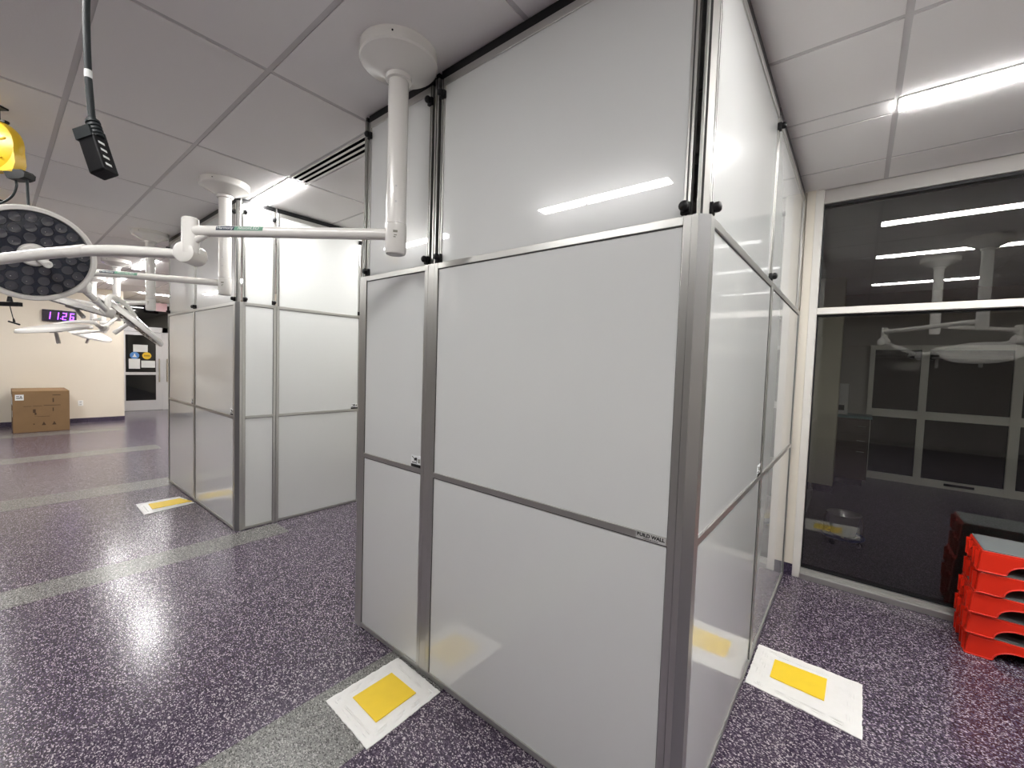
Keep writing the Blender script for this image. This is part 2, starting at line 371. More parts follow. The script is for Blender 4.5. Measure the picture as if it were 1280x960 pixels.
def panel(label, org, rz, w, left=False, knobs=('L', 'R'), stick=False, wall_text=False, group='modular partition panels', ext_off=.012):
    """local frame: x along the panel, -y towards the viewer's side, front face at y=0"""
    P = thing('partition_panel', label, 'wall panel', (org[0], org[1], 0), rz, group)
    bm = NB()
    for x0, x1 in ((0, ST), (w - ST, w)): box(bm, x0, 0, 0, x1, TH, Z1, bev=.0015)
    box(bm, ST, .0005, Z1 - .028, w - ST, TH, Z1, bev=.0015)
    box(bm, ST, .0005, .004, w - ST, TH, .030, bev=.0015)
    obj('frame', bm, M['alu'], P)
    bm = NB(); box(bm, ST, .0005, Z2 - .026, w - ST, TH, Z2, bev=.0015); mr = obj('middle_rail', bm, M['alu'], P)
    if wall_text:
        bm = NB(); box(bm, w - ST - .105, -.0006, Z2 - .0245, w - ST - .004, .0002, Z2 - .002); tp = obj('rail_label', bm, M['lampgrey'], mr)
        text_mesh('rail_lettering', 'BUILD WALL', .0165, M['textblack'], mr, frame_mtx((w - ST - .055, -.001, Z2 - .0095), (1, 0, 0), (0, 0, 1)), bold=.0006)
        text_mesh('rail_small_print', 'MODULAR WALLS', .0062, M['textblack'], mr, frame_mtx((w - ST - .055, -.001, Z2 - .0205), (1, 0, 0), (0, 0, 1)))
    for nm, z0, z1 in (('upper_sheet', Z2, Z1 - .028), ('lower_sheet', .030, Z2 - .026)):
        bm = NB(); box(bm, ST, .007, z0, w - ST, TH - .007, z1); obj(nm, bm, M['white_panel'], P)
    bm = NB()                                                     # thin dark seams around the sheets
    for z0, z1 in ((.030, Z2 - .026), (Z2, Z1 - .028)):
        box(bm, ST, .0030, z0, ST + .0018, .0068, z1); box(bm, w - ST - .0018, .0030, z0, w - ST, .0068, z1)
        box(bm, ST, .0030, z1 - .003, w - ST, .0068, z1)
    obj('sheet_seam', bm, M['groove'], P)
    # telescoping upper section
    o = ext_off; top = 3.000
    bm = NB()
    for x0, x1 in ((.010, .031), (w - .031, w - .010)): box(bm, x0, o, Z1, x1, TH - .004, top, bev=.0015)
    box(bm, .031, o + .0005, top - .034, w - .031, TH - .004, top, bev=.0015)
    ef = obj('extension_frame', bm, M['alu'], P)
    for x0 in (.018, w - .023):
        bm = NB(); box(bm, x0, o - .0006, Z1, x0 + .005, o + .002, top); obj('extension_groove', bm, M['groove'], ef)
    bm = NB(); box(bm, .031, o + .006, Z1 - .02, w - .031, TH - .010, top - .034); obj('extension_sheet', bm, M['white_panel'], P)
    bm = NB(); box(bm, .006, o + .002, top, w - .006, TH - .006, CEIL - .006); obj('top_seal', bm, M['black'], P)
    for k in knobs:
        x = .022 if k == 'L' else w - .022
        knob(P, x, o - .002, Z1 + .028); knob(P, x, o - .002, 2.925)
    if stick: sticker(P, w - ST - .004, Z2)
    return P
def post(label, x0, y0, x1, y1, cham=None, name='corner_post', lower='alu'):
    P = thing(name, label, 'post', ((x0 + x1) / 2, (y0 + y1) / 2, 0), 0, 'upright posts joining the panels')
    hx, hy = (x1 - x0) / 2, (y1 - y0) / 2
    def poly(i, c):
        if not cham: return [(-hx + i, -hy + i), (hx - i, -hy + i), (hx - i, hy - i), (-hx + i, hy - i)]
        return [(-hx + i, -hy + i), (hx - c, -hy + i), (hx - i, -hy + c), (hx - i, hy - i), (-hx + i, hy - i)]
    bm = NB(); prism(bm, poly(0, cham or 0), 'z', 0, Z1); o = obj('lower_upright', bm, M['alu'], P)
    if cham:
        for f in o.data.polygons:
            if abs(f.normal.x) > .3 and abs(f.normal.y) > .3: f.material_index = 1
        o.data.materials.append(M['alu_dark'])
    i = .010
    bm = NB(); prism(bm, poly(i, (cham or 0) + i * .4), 'z', Z1, CEIL - .03); e = obj('upper_upright', bm, M['alu'], P)
    bm = NB(); g = .0006
    box(bm, -.0035, -hy + i - g, Z1, .0035, -hy + i + .002, CEIL - .03)
    obj('groove', bm, M['groove'], e)
    bm = NB(); prism(bm, poly(i + .002, (cham or 0) + i * .4), 'z', CEIL - .03, CEIL - .006); obj('end_cap', bm, M['black'], P)
    return P
F, R, C2 = 1.391, -.379, -4.36
R90 = PI / 2
panel('narrow front panel of the near cubicle, left of the wide glossy panel', (-2.284, F), 0, .583, stick=True)
panel('wide white front panel of the near cubicle facing the camera, with lettered middle rail', (-1.652, F), 0, 1.222, wall_text=True)
panel('side panel of the near cubicle next to the dark corner post, seen edge-on', (R, 1.442), R90, 1.219, knobs=('R',), stick=True)
panel('side panel of the near cubicle running up to the window wall', (R, 2.664), R90, 1.36, knobs=())
knob(bpy.data.objects['partition_panel.002'], .006, .010, Z1 + .028)
panel('unseen side panel added to the near cubicle to bounce light into the open bay, behind its end post', (-2.325, 2.657), -R90, 1.219, knobs=())  # this and the next: unseen, added to bounce light into the bay
panel('unseen side panel added to the near cubicle to bounce light into the open bay, against the back wall', (-2.325, 4.03), -R90, 1.37, knobs=())
post('slim joint post between the narrow and wide front panels of the near cubicle', -1.700, F + .001, -1.653, F + .043, name='joint_post')
post('end post at the open left edge of the near cubicle', -2.325, F + .001, -2.285, F + .043, name='end_post')
post('dark-faced corner post at the right corner of the near cubicle', -.429, F, R, F + .050, cham=.030)
panel('front panel of the second cubicle next to its dark corner post', (-5.632, F), 0, 1.22, stick=True)
panel('front panel at the far left end of the second cubicle', (-6.710, F), 0, 1.074, stick=True, knobs=('L', 'R'))
panel('narrow brightly lit side panel of the second cubicle beside its corner post', (C2, 1.442), R90, .29)
panel('wide brightly lit bay-side panel of the second cubicle', (C2, 1.735), R90, .895, stick=True, knobs=('R',))
panel('innermost bay-side panel of the second cubicle, mostly hidden by the near cubicle', (C2, 2.636), R90, 1.39, knobs=())
post('dark-faced corner post of the second cubicle across the open bay', -4.411, F, C2, F + .050, cham=.030)

# ------------------------------------------------------------------ ceiling lights and slot vent
def ceiling_light(x0, y0, label, rz=0):
    P = thing('linear_ceiling_light', label, 'ceiling light', (x0 + .6, y0 + .075, CEIL), rz, 'recessed linear ceiling lights')
    bm = NB(); L = .592
    box(bm, -L, -.066, -.003, L, -.056, .003); box(bm, -L, .056, -.003, L, .066, .003); box(bm, -L, -.056, -.003, -L + .008, .056, .003); box(bm, L - .008, -.056, -.003, L, .056, .003)
    obj('trim_frame', bm, M['lampwhite'], P)
    bm = NB(); box(bm, -L + .008, -.056, -.012, L - .008, .056, .002, bev=.0015); obj('diffuser', bm, M['tube'], P)
XK = {k: .08 + 2.43 * k for k in range(-6, 3)}
LIGHTS = [(0, 2.93, 'linear light in the ceiling at upper right, nearest the window wall'),
          (0, 1.50, 'linear light out of frame right, second bright bar reflected in the window'),
          (0, -.48, 'linear light out of frame right, lowest bright bar reflected in the window'),
          (-1, -.48, 'linear light overhead, seen as a bar reflected in the wide front panel'),
          (-2, 1.50, 'linear light in the ceiling above the open bay beside the slot vent'),
          (-2, 2.93, 'linear light deep inside the open bay, hidden by the near cubicle'),
          (-4, 1.50, 'far ceiling light, nearer of two glowing patches beyond the second cubicle'),
          (-5, 1.50, 'far ceiling light, farther of two glowing patches near the cream wall'),
          (-2, -.48, 'linear light overhead left of the camera, out of frame'),
          (-3, -.48, 'linear light above the left aisle, out of frame'),
          (-4, -.48, 'linear light above the left aisle near the far wall, out of frame'),
          (-5, -.48, 'linear light over the carton by the far wall, out of frame'),
          (-4, 2.93, 'added far ceiling light beyond the end of the second cubicle, hidden behind it'),  # this and the next: unseen, added in the row to brighten the far wall
          (-5, 2.93, 'added far ceiling light near the far door, hidden behind the second cubicle'),
          (1, 1.50, 'linear light beyond the right edge of the picture, front row'),
          (1, 2.93, 'linear light beyond the right edge near the window wall')]
for k, y, lab in LIGHTS:
    ceiling_light(XK[k], y, lab)
ceiling_light(-13.28 - .6, 2.80 - .075, 'linear ceiling light crosswise above the far door recess', PI / 2)
v = thing('slot_vent', 'linear slot vent with three black slots beside the bay ceiling light', 'vent', (-2.95, 1.575, CEIL))
bm = NB(); box(bm, -.595, -.066, -.003, .595, .066, .003); obj('frame', bm, M['lampwhite'], v)
for k in (-1, 0, 1):
    bm = NB(); box(bm, -.59, k * .042 - .011, -.0042, .59, k * .042 + .011, -.001); obj('slot', bm, M['void'], v)

# ------------------------------------------------------------------ surgical lights
def surgical_light(label, px, py, elbow, zarm, knee, wrist, head, n, rh=.33, r_pole=.046, badge=True, yoke_dir=None, mid=None, pole_z=2.15, handle_n=None):
    """canopy on the ceiling, down pole, level arm to the elbow, sloping spring arm to the wrist, yoke, round lamp head"""
    O = V((px, py, CEIL)); P = thing('surgical_light', label, 'surgical light', O, 0, 'ceiling mounted surgical lights')
    def L(p): return V(p) - O
    bm = NB(); lathe(bm, [(0, .176), (-.045, .176), (-.053, .170), (-.056, .160), (-.10, .075), (-.105, .066), (-.105, 0)], (0, 0, 0), (0, 0, 1), 48)
    cnp = obj('canopy', bm, M['lampwhite'], P, 30)
    bm = NB(); lathe(bm, [(0, .004), (.003, .004), (.003, 0)], (.124, -.124, -.024), (.7, -.7, 0), 10); obj('screw', bm, M['blackp'], cnp)
    zc = pole_z + .137
    bm = NB(); lathe(bm, [(-.10, .058), (-.125, .058), (-.128, .050), (-.128, r_pole), (zc - CEIL + .003, r_pole)], (0, 0, 0), (0, 0, 1), 32); pl = obj('pole', bm, M['lampwhite'], P, 30)
    d = V((0, -1, 0)) * .62 + V((.78, 0, 0)); d.normalize()
    bm = NB()
    for z in (2.38, 2.45): lathe(bm, [(0, .0045), (.0015, .0045), (.0015, 0)], d * (r_pole - .0005) + V((0, 0, z - CEIL - .02)), d, 10)
    obj('screw', bm, M['lampgrey'], pl)
    bm = NB(); lathe(bm, [(zc - CEIL, r_pole + .0025), (pole_z + .012 - CEIL, r_pole + .0025), (pole_z + .002 - CEIL, r_pole - .002), (pole_z - CEIL, r_pole - .006), (pole_z - CEIL, 0)], (0, 0, 0), (0, 0, 1), 32)
    cl = obj('rotary_collar', bm, M['lampwhite'], P, 30)
    bm = NB(); lathe(bm, [(0, .036), (-.002, .036), (-.002, 0)], (0, 0, pole_z - CEIL), (0, 0, 1), 28); obj('collar_cap', bm, M['lampgrey'], cl)
    bm = NB(); box(bm, -.010, -.0008, -.014, .010, .0004, -.004); box(bm, -.006, -.0008, .006, .007, .0004, .010); box(bm, -.008, -.0008, .014, .002, .0004, .019)
    u = d.cross(V((0, 0, 1))).normalized()
    mm = frame_mtx(d * (r_pole + .0028) + V((0, 0, 2.215 - CEIL)), -u, d)
    for vtx in bm.verts: vtx.co = mm @ V((vtx.co.x, -vtx.co.y, vtx.co.z))
    obj('collar_marking', bm, M['textgrey'], cl)
    E = V(elbow); A0 = V((px, py, zarm)); A1 = V((E.x, E.y, zarm)); ad = (A1 - A0).normalized()
    bm = NB(); tube(bm, [L(A0 + ad * r_pole * .7), L(A1 - ad * .02)], .0265, 20, False); arm = obj('arm', bm, M['lampwhite'], P, 40)
    if badge:
        c = A0 + (A1 - A0) * .74; side = ad.cross(V((0, 0, 1))).normalized()
        if side.dot(V((0, 0, CAM_Z)) - c) < 0: side = -side
        tilt = (side * .93 + V((0, 0, .36))).normalized(); up = tilt.cross(ad).normalized()
        if up.z < 0: up = -up
        right = up.cross(tilt).normalized()
        def bpatch(x0, x1, m, nm, cap):
            bmm = NB(); seg = 6
            rows = []
            for xx in (x0, x1):
                rows.append([bmm.verts.new(L(c) + right * xx + (tilt * math.cos(a) + up * math.sin(a)) * .0271) for a in [(-.42 + .84 * q / seg) for q in range(seg + 1)]])
            for q in range(seg): bmm.faces.new([rows[0][q], rows[1][q], rows[1][q + 1], rows[0][q + 1]])
            return obj(nm, bmm, m, arm)
        bpatch(-.115, -.025, M['navy'], 'badge', 0); bpatch(-.025, .115, M['green'], 'badge', 0)
        o = L(c) + tilt * .0278
        text_mesh('badge_lettering', 'Harmony', .021, M['textwhite'], arm, frame_mtx(o - right * .07, right, up))
        text_mesh('badge_lettering', '/visionLED', .024, M['textwhite'], arm, frame_mtx(o + right * .045, right, up))
    K = V(knee); W = V(wrist); sd = ((V(mid) if mid else W) - K).normalized()
    bm = NB(); lathe(bm, [(zarm + .062 - E.z, .030), (zarm + .055 - E.z, .036), (K.z - E.z + .02, .037), (K.z - E.z + .0, .037)], L(E), (0, 0, 1), 28)
    b2 = V((sd.x, sd.y, 0)).normalized()
    prism_dir = -ad
    tube(bm, [L(A1 + prism_dir * .10 + V((0, 0, -.012))), L(E + V((0, 0, (zarm - E.z) - .055)))], [.010, .022], 10, False)
    elb = obj('elbow', bm, M['lampwhite'], P, 40)
    ax = b2.cross(V((0, 0, 1))).normalized()
    bm = NB(); lathe(bm, [(-.055, 0), (-.055, .040), (-.050, .048), (.050, .050), (.056, .044), (.058, 0)], L(K), ax, 28); kn = obj('knuckle', bm, M['lampwhite'], elb, 40)
    bm = NB(); pts = [K, V(mid), W] if mid else [K, W]
    tube(bm, [L(p) for p in pts], [.022, .027, .026, .023], 18, bool(mid)); sa = obj('spring_arm', bm, M['lampwhite'], P, 40)
    m_ = pts[1] if mid else K.lerp(W, .5)
    dd = (W - m_).normalized()
    bm = NB(); tube(bm, [L(m_ - dd * .03), L(m_ + dd * .05)], .0285, 18, False); obj('arm_sleeve', bm, M['lampwhite'], sa, 40)
    # yoke: an arm curving from the wrist round the back of the head
    H = V(head); n = V(n).normalized()
    q = V(yoke_dir).normalized() if yoke_dir else (W - H); q = (q - n * q.dot(n)); q.normalize()
    bm = NB()
    lathe(bm, [(-.045, .034), (-.04, .042), (.04, .042), (.045, .034)], L(W), q.cross(n), 20)
    tube(bm, [L(W), L(H + q * (rh + .055) - n * .03), L(H + q * (rh + .02) - n * .066), L(H + q * rh * .55 - n * .082), L(H - n * .062)], [.024, .022, .019, .016], 12)
    obj('yoke', bm, M['lampwhite'], P, 40)
    bm = NB(); k = rh
    lathe(bm, [(-.066, 0), (-.064, .08), (-.056, .13), (-.047, k * .62), (-.036, k * .88), (-.024, k * .975), (-.008, k), (.010, k), (.014, k - .006), (.014, k - .022), (.006, k - .026), (.0, k - .028), (0, 0)], L(H), n, 64)
    hd = obj('lamp_head', bm, M['lampwhite'], P, 30)
    bm = NB(); lathe(bm, [(.001, k - .027), (.008, k - .030), (.013, k * .6), (.015, .05), (.015, 0)], L(H), n, 64)
    u, w, _ = basis(n)
    for ring, (rr, cn) in enumerate(((.36, 9), (.57, 15), (.77, 21))):
        for j in range(cn):
            a = 2 * PI * (j + .5 * (ring % 2)) / cn
            c = L(H) + (u * math.cos(a) + w * math.sin(a)) * rr * k + n * (.0146, .0138, .0120)[ring]
            lathe(bm, [(0, .026), (.0030, .024), (.0012, .015), (.001, 0)], c, n, 14, mi=1)
            if (j * 7 + ring * 3) % 5 < 3: lathe(bm, [(.001, .003), (.0038, .0024), (.004, 0)], c + u * .006 - w * .004, n, 6, mi=2)
    obj('lens', bm, [M['lens'], M['led'], M['ledglint']], hd, 40)
    bm = NB(); lathe(bm, [(.012, .062), (.030, .058), (.036, .050), (.036, 0)], L(H), n, 32); hb = obj('hub', bm, M['lampwhite'], hd, 30)
    hn = V(handle_n).normalized() if handle_n else n
    bm = NB(); lathe(bm, [(.03, .015), (.05, .018), (.165, .020), (.172, .016), (.172, .008), (.168, .006), (.168, 0)], L(H), hn, 20); obj('handle', bm, M['lampwhite'], hb, 40)
    return P
# nearest station light: its arm swings left past the camera's left edge
surgical_light('surgical light on the nearest pole, its arm crossing the frame to the left', -1.725, 1.213, (-2.54, .615, 2.18), 2.222, (-2.565, .620, 2.115), (-3.30, -.16, 1.985),
               (-3.66, -.46, 1.96), (.25, .85, -.4), mid=(-2.94, .27, 2.105), pole_z=2.128)
surgical_light('surgical light on the second pole, its lamp head tilted edge-on over the aisle', -4.13, 1.235, (-4.60, .425, 2.16), 2.225, (-4.66, .43, 2.118), (-5.25, .66, 1.99),
               (-5.546, .859, 1.924), (-.088, -.681, -.727), yoke_dir=(.6, -.5, .3), pole_z=2.128)
surgical_light('big lamp head at the left edge with its dark lens array facing the camera', -4.6, -1.45, (-4.75, -.72, 2.40), 2.46, (-4.70, -.66, 2.40), (-3.80, -.30, 2.40),
               (-3.55, .148, 2.146), (.945, .106, -.31), badge=False, rh=.257, yoke_dir=(.35, -.5, .5), handle_n=(1.136, .38, -.505), pole_z=2.36)
surgical_light('surgical light on the third pole, its dish tilted just above the purple clock', -6.57, 1.20, (-7.24, .955, 2.2), 2.222, (-7.25, .95, 2.13), (-6.66, .94, 2.06),
               (-6.55, .557, 2.100), (-.07, -.28, -.96), yoke_dir=(.3, .8, .0), handle_n=(.45, .30, -.55), pole_z=2.128)
surgical_light('surgical light on the fourth pole, white dish hanging below the purple clock', -9.0, 1.235, (-8.45, 1.16, 2.2), 2.222, (-8.43, 1.15, 2.12), (-7.45, .90, 1.92),
               (-7.514, .482, 1.868), (-.067, .164, -.984), yoke_dir=(.3, .8, 0), pole_z=2.128)
surgical_light('surgical light on the farthest pole, small dish near the cream wall', -11.42, 1.235, (-10.95, 1.32, 2.2), 2.222, (-10.93, 1.32, 2.14), (-11.32, 1.36, 2.02),
               (-11.697, 1.208, 1.928), (-.25, -.25, -.93), yoke_dir=(.6, -.4, .1), pole_z=2.128)
# two stations right of the frame, seen as reflections in the window glass
surgical_light('surgical light beyond the right edge, nearer reflection in the window', .94, 1.95, (.245, .72, 2.1), 2.22, (.245, .72, 2.09), (.58, .95, 1.90),
               (1.06, 1.20, 1.93), (.1, -.35, -.93), yoke_dir=(-1, -.1, 0), pole_z=2.128)
surgical_light('surgical light beyond the right edge, fainter farther reflection in the window', .68, 1.14, (1.5, .3, 2.2), 2.25, (1.5, .3, 2.13), (1.1, -.3, 2.0),
               (.9, -.65, 1.95), (0, .1, -1), badge=False)

# ------------------------------------------------------------------ cord reels and hanging cords
def reel(label, x, y, ry, lead=None):
    P = thing('cord_reel', label, 'cord reel', (x, y, CEIL), ry, 'yellow ceiling cord reels')
    bm = NB(); box(bm, -.05, -.03, -.012, .05, .03, 0, bev=.003); box(bm, -.02, -.012, -.075, .02, .012, -.01, bev=.003); br = obj('bracket', bm, M['blackp'], P)
    bm = NB(); lathe(bm, [(-.055, 0), (-.055, .03), (-.048, .08), (-.040, .115), (-.030, .142), (-.012, .150), (.012, .150), (.030, .142), (.040, .115), (.048, .08), (.055, .03), (.055, 0)], (0, 0, -.235), (0, 1, 0), 40)
    prism(bm, [(.02, -.38), (.13, -.385), (.150, -.33), (.140, -.25)], 'y', -.030, .030)
    for k in range(6):
        a = k * PI / 3 + .3; ca, sa = math.cos(a), math.sin(a)
        tube(bm, [(ca * .04, -.052, -.235 + sa * .04), (ca * .115, -.042, -.235 + sa * .115)], .006, 6, False)
    obj('housing', bm, M['yellow'], P, 35)
    bm = NB(); box(bm, .02, -.014, -.10, .075, .014, -.082, bev=.006); obj('latch', bm, M['blackp'], P)
    bm = NB(); prism(bm, [(.075, -.385), (.12, -.372), (.185, -.372), (.205, -.39), (.20, -.415), (.17, -.425), (.10, -.425)], 'y', -.03, .03); obj('cord_guide', bm, M['blackp'], P)
    if lead:
        bm = NB(); tube(bm, lead, .0065, 8); obj('lead', bm, M['cord'], P, 60)
    return P
r1 = reel('yellow cord reel on the ceiling at the left edge, above the big lamp head', -4.02, .03, .67, [(.185, 0, -.42), (.19, 0, -.55), (.205, 0, -.70), (.21, 0, -.85), (.21, 0, -1.0)])
bm = NB(); tube(bm, [(.115, 0, -.415), (.12, 0, -.46), (.09, 0, -.52), (.02, 0, -.56), (-.08, 0, -.57), (-.2, 0, -.5), (-.24, 0, -.36), (-.15, 0, -.25)], .006, 8); obj('loose_loop', bm, M['cord'], r1, 60)
r2 = reel('small far yellow cord reel peeking in at the left edge', -6.50, .05, .67, [(.185, 0, -.42), (.19, 0, -.6), (.205, 0, -.8), (.20, 0, -.93)])
pg = thing('hanging_plug_bar', 'black multi-way socket bar with a small plug hanging below the big lamp head', 'power strip', (-6.33, .112, 2.05))
dr = V((.774, .632, 0))
bm = NB(); tube(bm, [(0, 0, .07), (0, 0, .02)], [.014, .022], 10, False)
mm = frame_mtx((0, 0, 0), dr, (0, 0, 1))
def addbox(bm, m, *a, **k):
    s = box(bm, *a)
    for vv in s: vv.co = m @ vv.co
addbox(bm, mm, -.095, -.022, -.02, .10, .016, .02); obj('socket_bar', bm, M['blackp'], pg)
bm = NB(); tube(bm, [(.005, 0, -.02), (.02, .01, -.09), (.03, .02, -.15)], .0035, 8); ld = obj('thin_lead', bm, M['cord'], pg)
bm = NB(); tube(bm, [(.03, .02, -.14), (.034, .024, -.175)], [.006, .010], 8, False); tube(bm, [(-.01, -.01, -.168), (.085, .055, -.196)], .008, 8, False); obj('small_plug', bm, M['blackp'], ld)
# foreground power strip on its drop cord
ps = thing('drop_cord_socket', 'black socket block hanging on a thick cord close to the camera, upper left', 'power cord', (-1.52, .165, 2.2))
Q = V((-1.52, .165, 2.2))
bm = NB(); tube(bm, [V(p) - Q for p in ((-1.535, .168, 2.94), (-1.541, .169, 2.564), (-1.546, .162, 2.503), (-1.540, .161, 2.40), (-1.533, .162, 2.324))], .0075, 12); tube(bm, [V(p) - Q for p in ((-1.533, .162, 2.312), (-1.527, .164, 2.26), (-1.515, .167, 2.188))], .0075, 12)
cd = obj('cord', bm, M['cord'], ps, 60)
bm = NB(); tube(bm, [V(p) - Q for p in ((-1.5332, .162, 2.328), (-1.5328, .162, 2.309))], .0079, 12, False); obj('cord_tag', bm, M['textwhite'], cd)['label'] = 'white tag on the cord'
bm = NB(); ax = V((.299, .188, -.936)); ax.normalize()
for k in range(4):
    c = V((-1.513, .167, 2.196)) - Q + ax * (k * .010); lathe(bm, [(-.004, .0105), (-.003, .0145), (.003, .0150), (.004, .011)], c, ax, 16)
lathe(bm, [(-.01, .010), (.040, .013)], V((-1.513, .167, 2.196)) - Q, ax, 16)
obj('strain_relief', bm, M['cord'], ps, 40)
xr = V((.774, .632, .03)); xr = (xr - ax * xr.dot(ax)).normalized(); yr = ax.cross(xr)
mm = Matrix(((xr.x, yr.x, -ax.x, 0), (xr.y, yr.y, -ax.y, 0), (xr.z, yr.z, -ax.z, 0), (0, 0, 0, 1)))
mm.translation = V((-1.520, .163, 2.172)) - Q
bm = NB(); s = box(bm, -.020, -.020, -.112, .021, .020, -.016, bev=.0)
for vv in bm.verts: vv.co = mm @ vv.co
bmesh.ops.bevel(bm, geom=list(bm.edges), offset=.004, segments=2, profile=.5, affect='EDGES'); bd = obj('socket_block', bm, M['blackp'], ps)
bm = NB(); box(bm, -.023, -.022, -.024, .018, .022, .004)
for vv in bm.verts: vv.co = mm @ vv.co
obj('block_collar', bm, M['cord'], ps)
bm = NB()
for k in range(4): box(bm, .0205, -.004, -.040 - k * .019, .0215, .012, -.034 - k * .019)
for vv in bm.verts: vv.co = mm @ vv.co
obj('outlet_marking', bm, M['textwhite'], bd)

# ------------------------------------------------------------------ floor mats
def floor_mat(label, c, yc, flapless=True, rows=26):
    """c: four corners (x,y) in order; yc: the four corners of the yellow centre"""
    O = V((sum(p[0] for p in c) / 4, sum(p[1] for p in c) / 4, 0)); P = thing('sticky_floor_mat', label, 'floor mat', O, 0, 'white floor mats with yellow centres')
    bm = NB(); n = rows; g = []
    a, b, cc, d = [V((*p, 0)) - O for p in c]
    rnd = random.Random(hash(label) % 1000 if False else len(label))
    for i in range(n + 1):
        row = []
        for j in range(n + 1):
            s, t_ = i / n, j / n
            p = a.lerp(b, s).lerp(d.lerp(cc, s), t_)
            e = min(s, 1 - s, t_, 1 - t_)
            z = .0042 + (.0022 * math.sin(31 * s + 7 * t_) * math.sin(23 * t_ - 5 * s) + .0050 * abs(math.sin(13 * t_ + 9 * s + 2 * math.sin(6 * s))) ** 3 * (1 if e < .22 else .15)) * (1 if e > .01 else .4) + rnd.uniform(-.0006, .0006)
            if e < .05: p += V((rnd.uniform(-.002, .002), rnd.uniform(-.002, .002), 0))
            p.z = max(.003, z); row.append(bm.verts.new(p))
        g.append(row)
    for i in range(n):
        for j in range(n): bm.faces.new([g[i][j], g[i + 1][j], g[i + 1][j + 1], g[i][j + 1]])
    edge = [e for e in bm.edges if e.is_boundary]
    r = bmesh.ops.extrude_edge_only(bm, edges=edge)
    for vv in [x for x in r['geom'] if isinstance(x, bmesh.types.BMVert)]: vv.co.z = .0014
    obj('film_sheet', bm, M['matwhite'], P, 60)
    bm = NB(); prism(bm, [((V((*p, 0)) - O).x, (V((*p, 0)) - O).y) for p in yc], 'z', .0062, .0105); obj('yellow_pad', bm, M['matyellow'], P)['label'] = 'bright yellow centre'
    # sealed border folds along the two long sides
    bm = NB()
    for (p, q) in ((a, b), (b, cc), (cc, d), (d, a)):
        ctr = (a + b + cc + d) / 4
        for ins in (.14, .2, .24):
            p2, q2 = p.lerp(ctr, ins), q.lerp(ctr, ins + rnd.uniform(-.02, .02)); w = (q2 - p2).normalized(); sd = V((-w.y, w.x, 0)) * .0016
            zz = .0075
            A = [bm.verts.new(x + V((0, 0, h))) for x, h in ((p2 - sd, .003), (p2, zz), (p2 + sd, .003), (q2 - sd, .003), (q2, zz), (q2 + sd, .003))]
            bm.faces.new([A[0], A[1], A[4], A[3]]); bm.faces.new([A[1], A[2], A[5], A[4]])
    obj('sealed_border', bm, M['matwhite'], P)
    return P
floor_mat('white mat with yellow centre in front of the near cubicle, bottom middle', [(-1.871, .975), (-1.498, .963), (-1.507, 1.370), (-1.865, 1.380)], [(-1.789, 1.067), (-1.584, 1.060), (-1.587, 1.284), (-1.788, 1.285)])
floor_mat('white mat with yellow centre right of the near cubicle, before the window', [(-.371, 2.473), (.105, 2.431), (.108, 2.869), (-.370, 2.875)], [(-.276, 2.599), (-.041, 2.588), (-.038, 2.784), (-.275, 2.776)])
floor_mat('far white mat with yellow centre in front of the second cubicle', [(-5.89, .941), (-5.454, .933), (-5.540, 1.372), (-5.899, 1.318)], [(-5.80, 1.03), (-5.585, 1.022), (-5.60, 1.368), (-5.80, 1.30)])

# ------------------------------------------------------------------ step stools
def stool_parts(P):
    hw, hd, H = .215, .185, .1255
    def side(bm, axis, sgn, half, dep, arch):
        # a skirt panel: outline with an arch cut from its lower edge, leaning slightly outwards
        pts = [(-half, 0), (-arch - .012, 0), (-arch, .004)]
        for k in range(1, 12):
            a = PI - PI * k / 12; pts.append((arch * math.cos(a), .004 + .066 * math.sin(a)))
        pts += [(arch, .004), (arch + .012, 0), (half, 0), (half - .014, H - .018), (-half + .014, H - .018)]
        for lip, (th, po) in enumerate(((.006, pts),)):
            vs = prism(bm, po, 'y' if axis == 'y' else 'x', 0, th)
            for vv in vs:
                t_ = vv.co.y if axis == 'y' else vv.co.x
                off = sgn * (dep - .011 * vv.co.z / H) - sgn * t_
                if axis == 'y': vv.co.y = off
                else: vv.co.x = off
        # raised rim along the arch and feet
        path = [(p, q) for p, q in pts[:-2]]
        P3 = []
        for p, q in path:
            o_ = sgn * (dep - .011 * q / H + .001)
            P3.append((p, o_, q + .003) if axis == 'y' else (o_, p, q + .003))
        tube(bm, P3, .0042, 6, False)
    bm = NB()
    for s in (1, -1):
        side(bm, 'y', s, hw, hd, .105); side(bm, 'x', s, hd, hw, .085)
    box(bm, -hw + .012, -hd + .012, H - .022, hw - .012, hd - .012, H - .006, bev=.004)
    for sx in (1, -1):
        for sy in (-.13, -.06, .06, .13):
            prism(bm, [(sy - .006, .004), (sy + .006, .004), (sy + .005, H - .02), (sy - .005, H - .02)], 'x', sx * (hw + .010), sx * (hw - .014))
    obj('body', bm, M['red'], P)
    bm = NB(); box(bm, -hw + .018, -hd + .018, H - .006, hw - .018, hd - .018, H, bev=.002); obj('tread', bm, M['tread'], P)['label'] = 'grey non-slip tread'
st = ['red step stool at the bottom of the stack by the window', 'red step stool second from the bottom of the stack', 'red step stool in the middle of the stack of five', 'red step stool second from the top of the stack', 'red step stool topping the stack, its grey tread showing']
first = None
for k in range(5):
    P = thing('step_stool', st[k], 'step stool', (.800 + (0, -.004, .004, .022, .026)[k], 3.83 + (0, .0, -.004, .0, .003)[k], k * .1267 + .0008), (0, .004, -.004, .004, .0)[k], 'stack of red step stools')
    if first is None: first = P; stool_parts(P)
    else:
        for ch in first.children:
            c = ch.copy(); COL.objects.link(c); c.parent = P

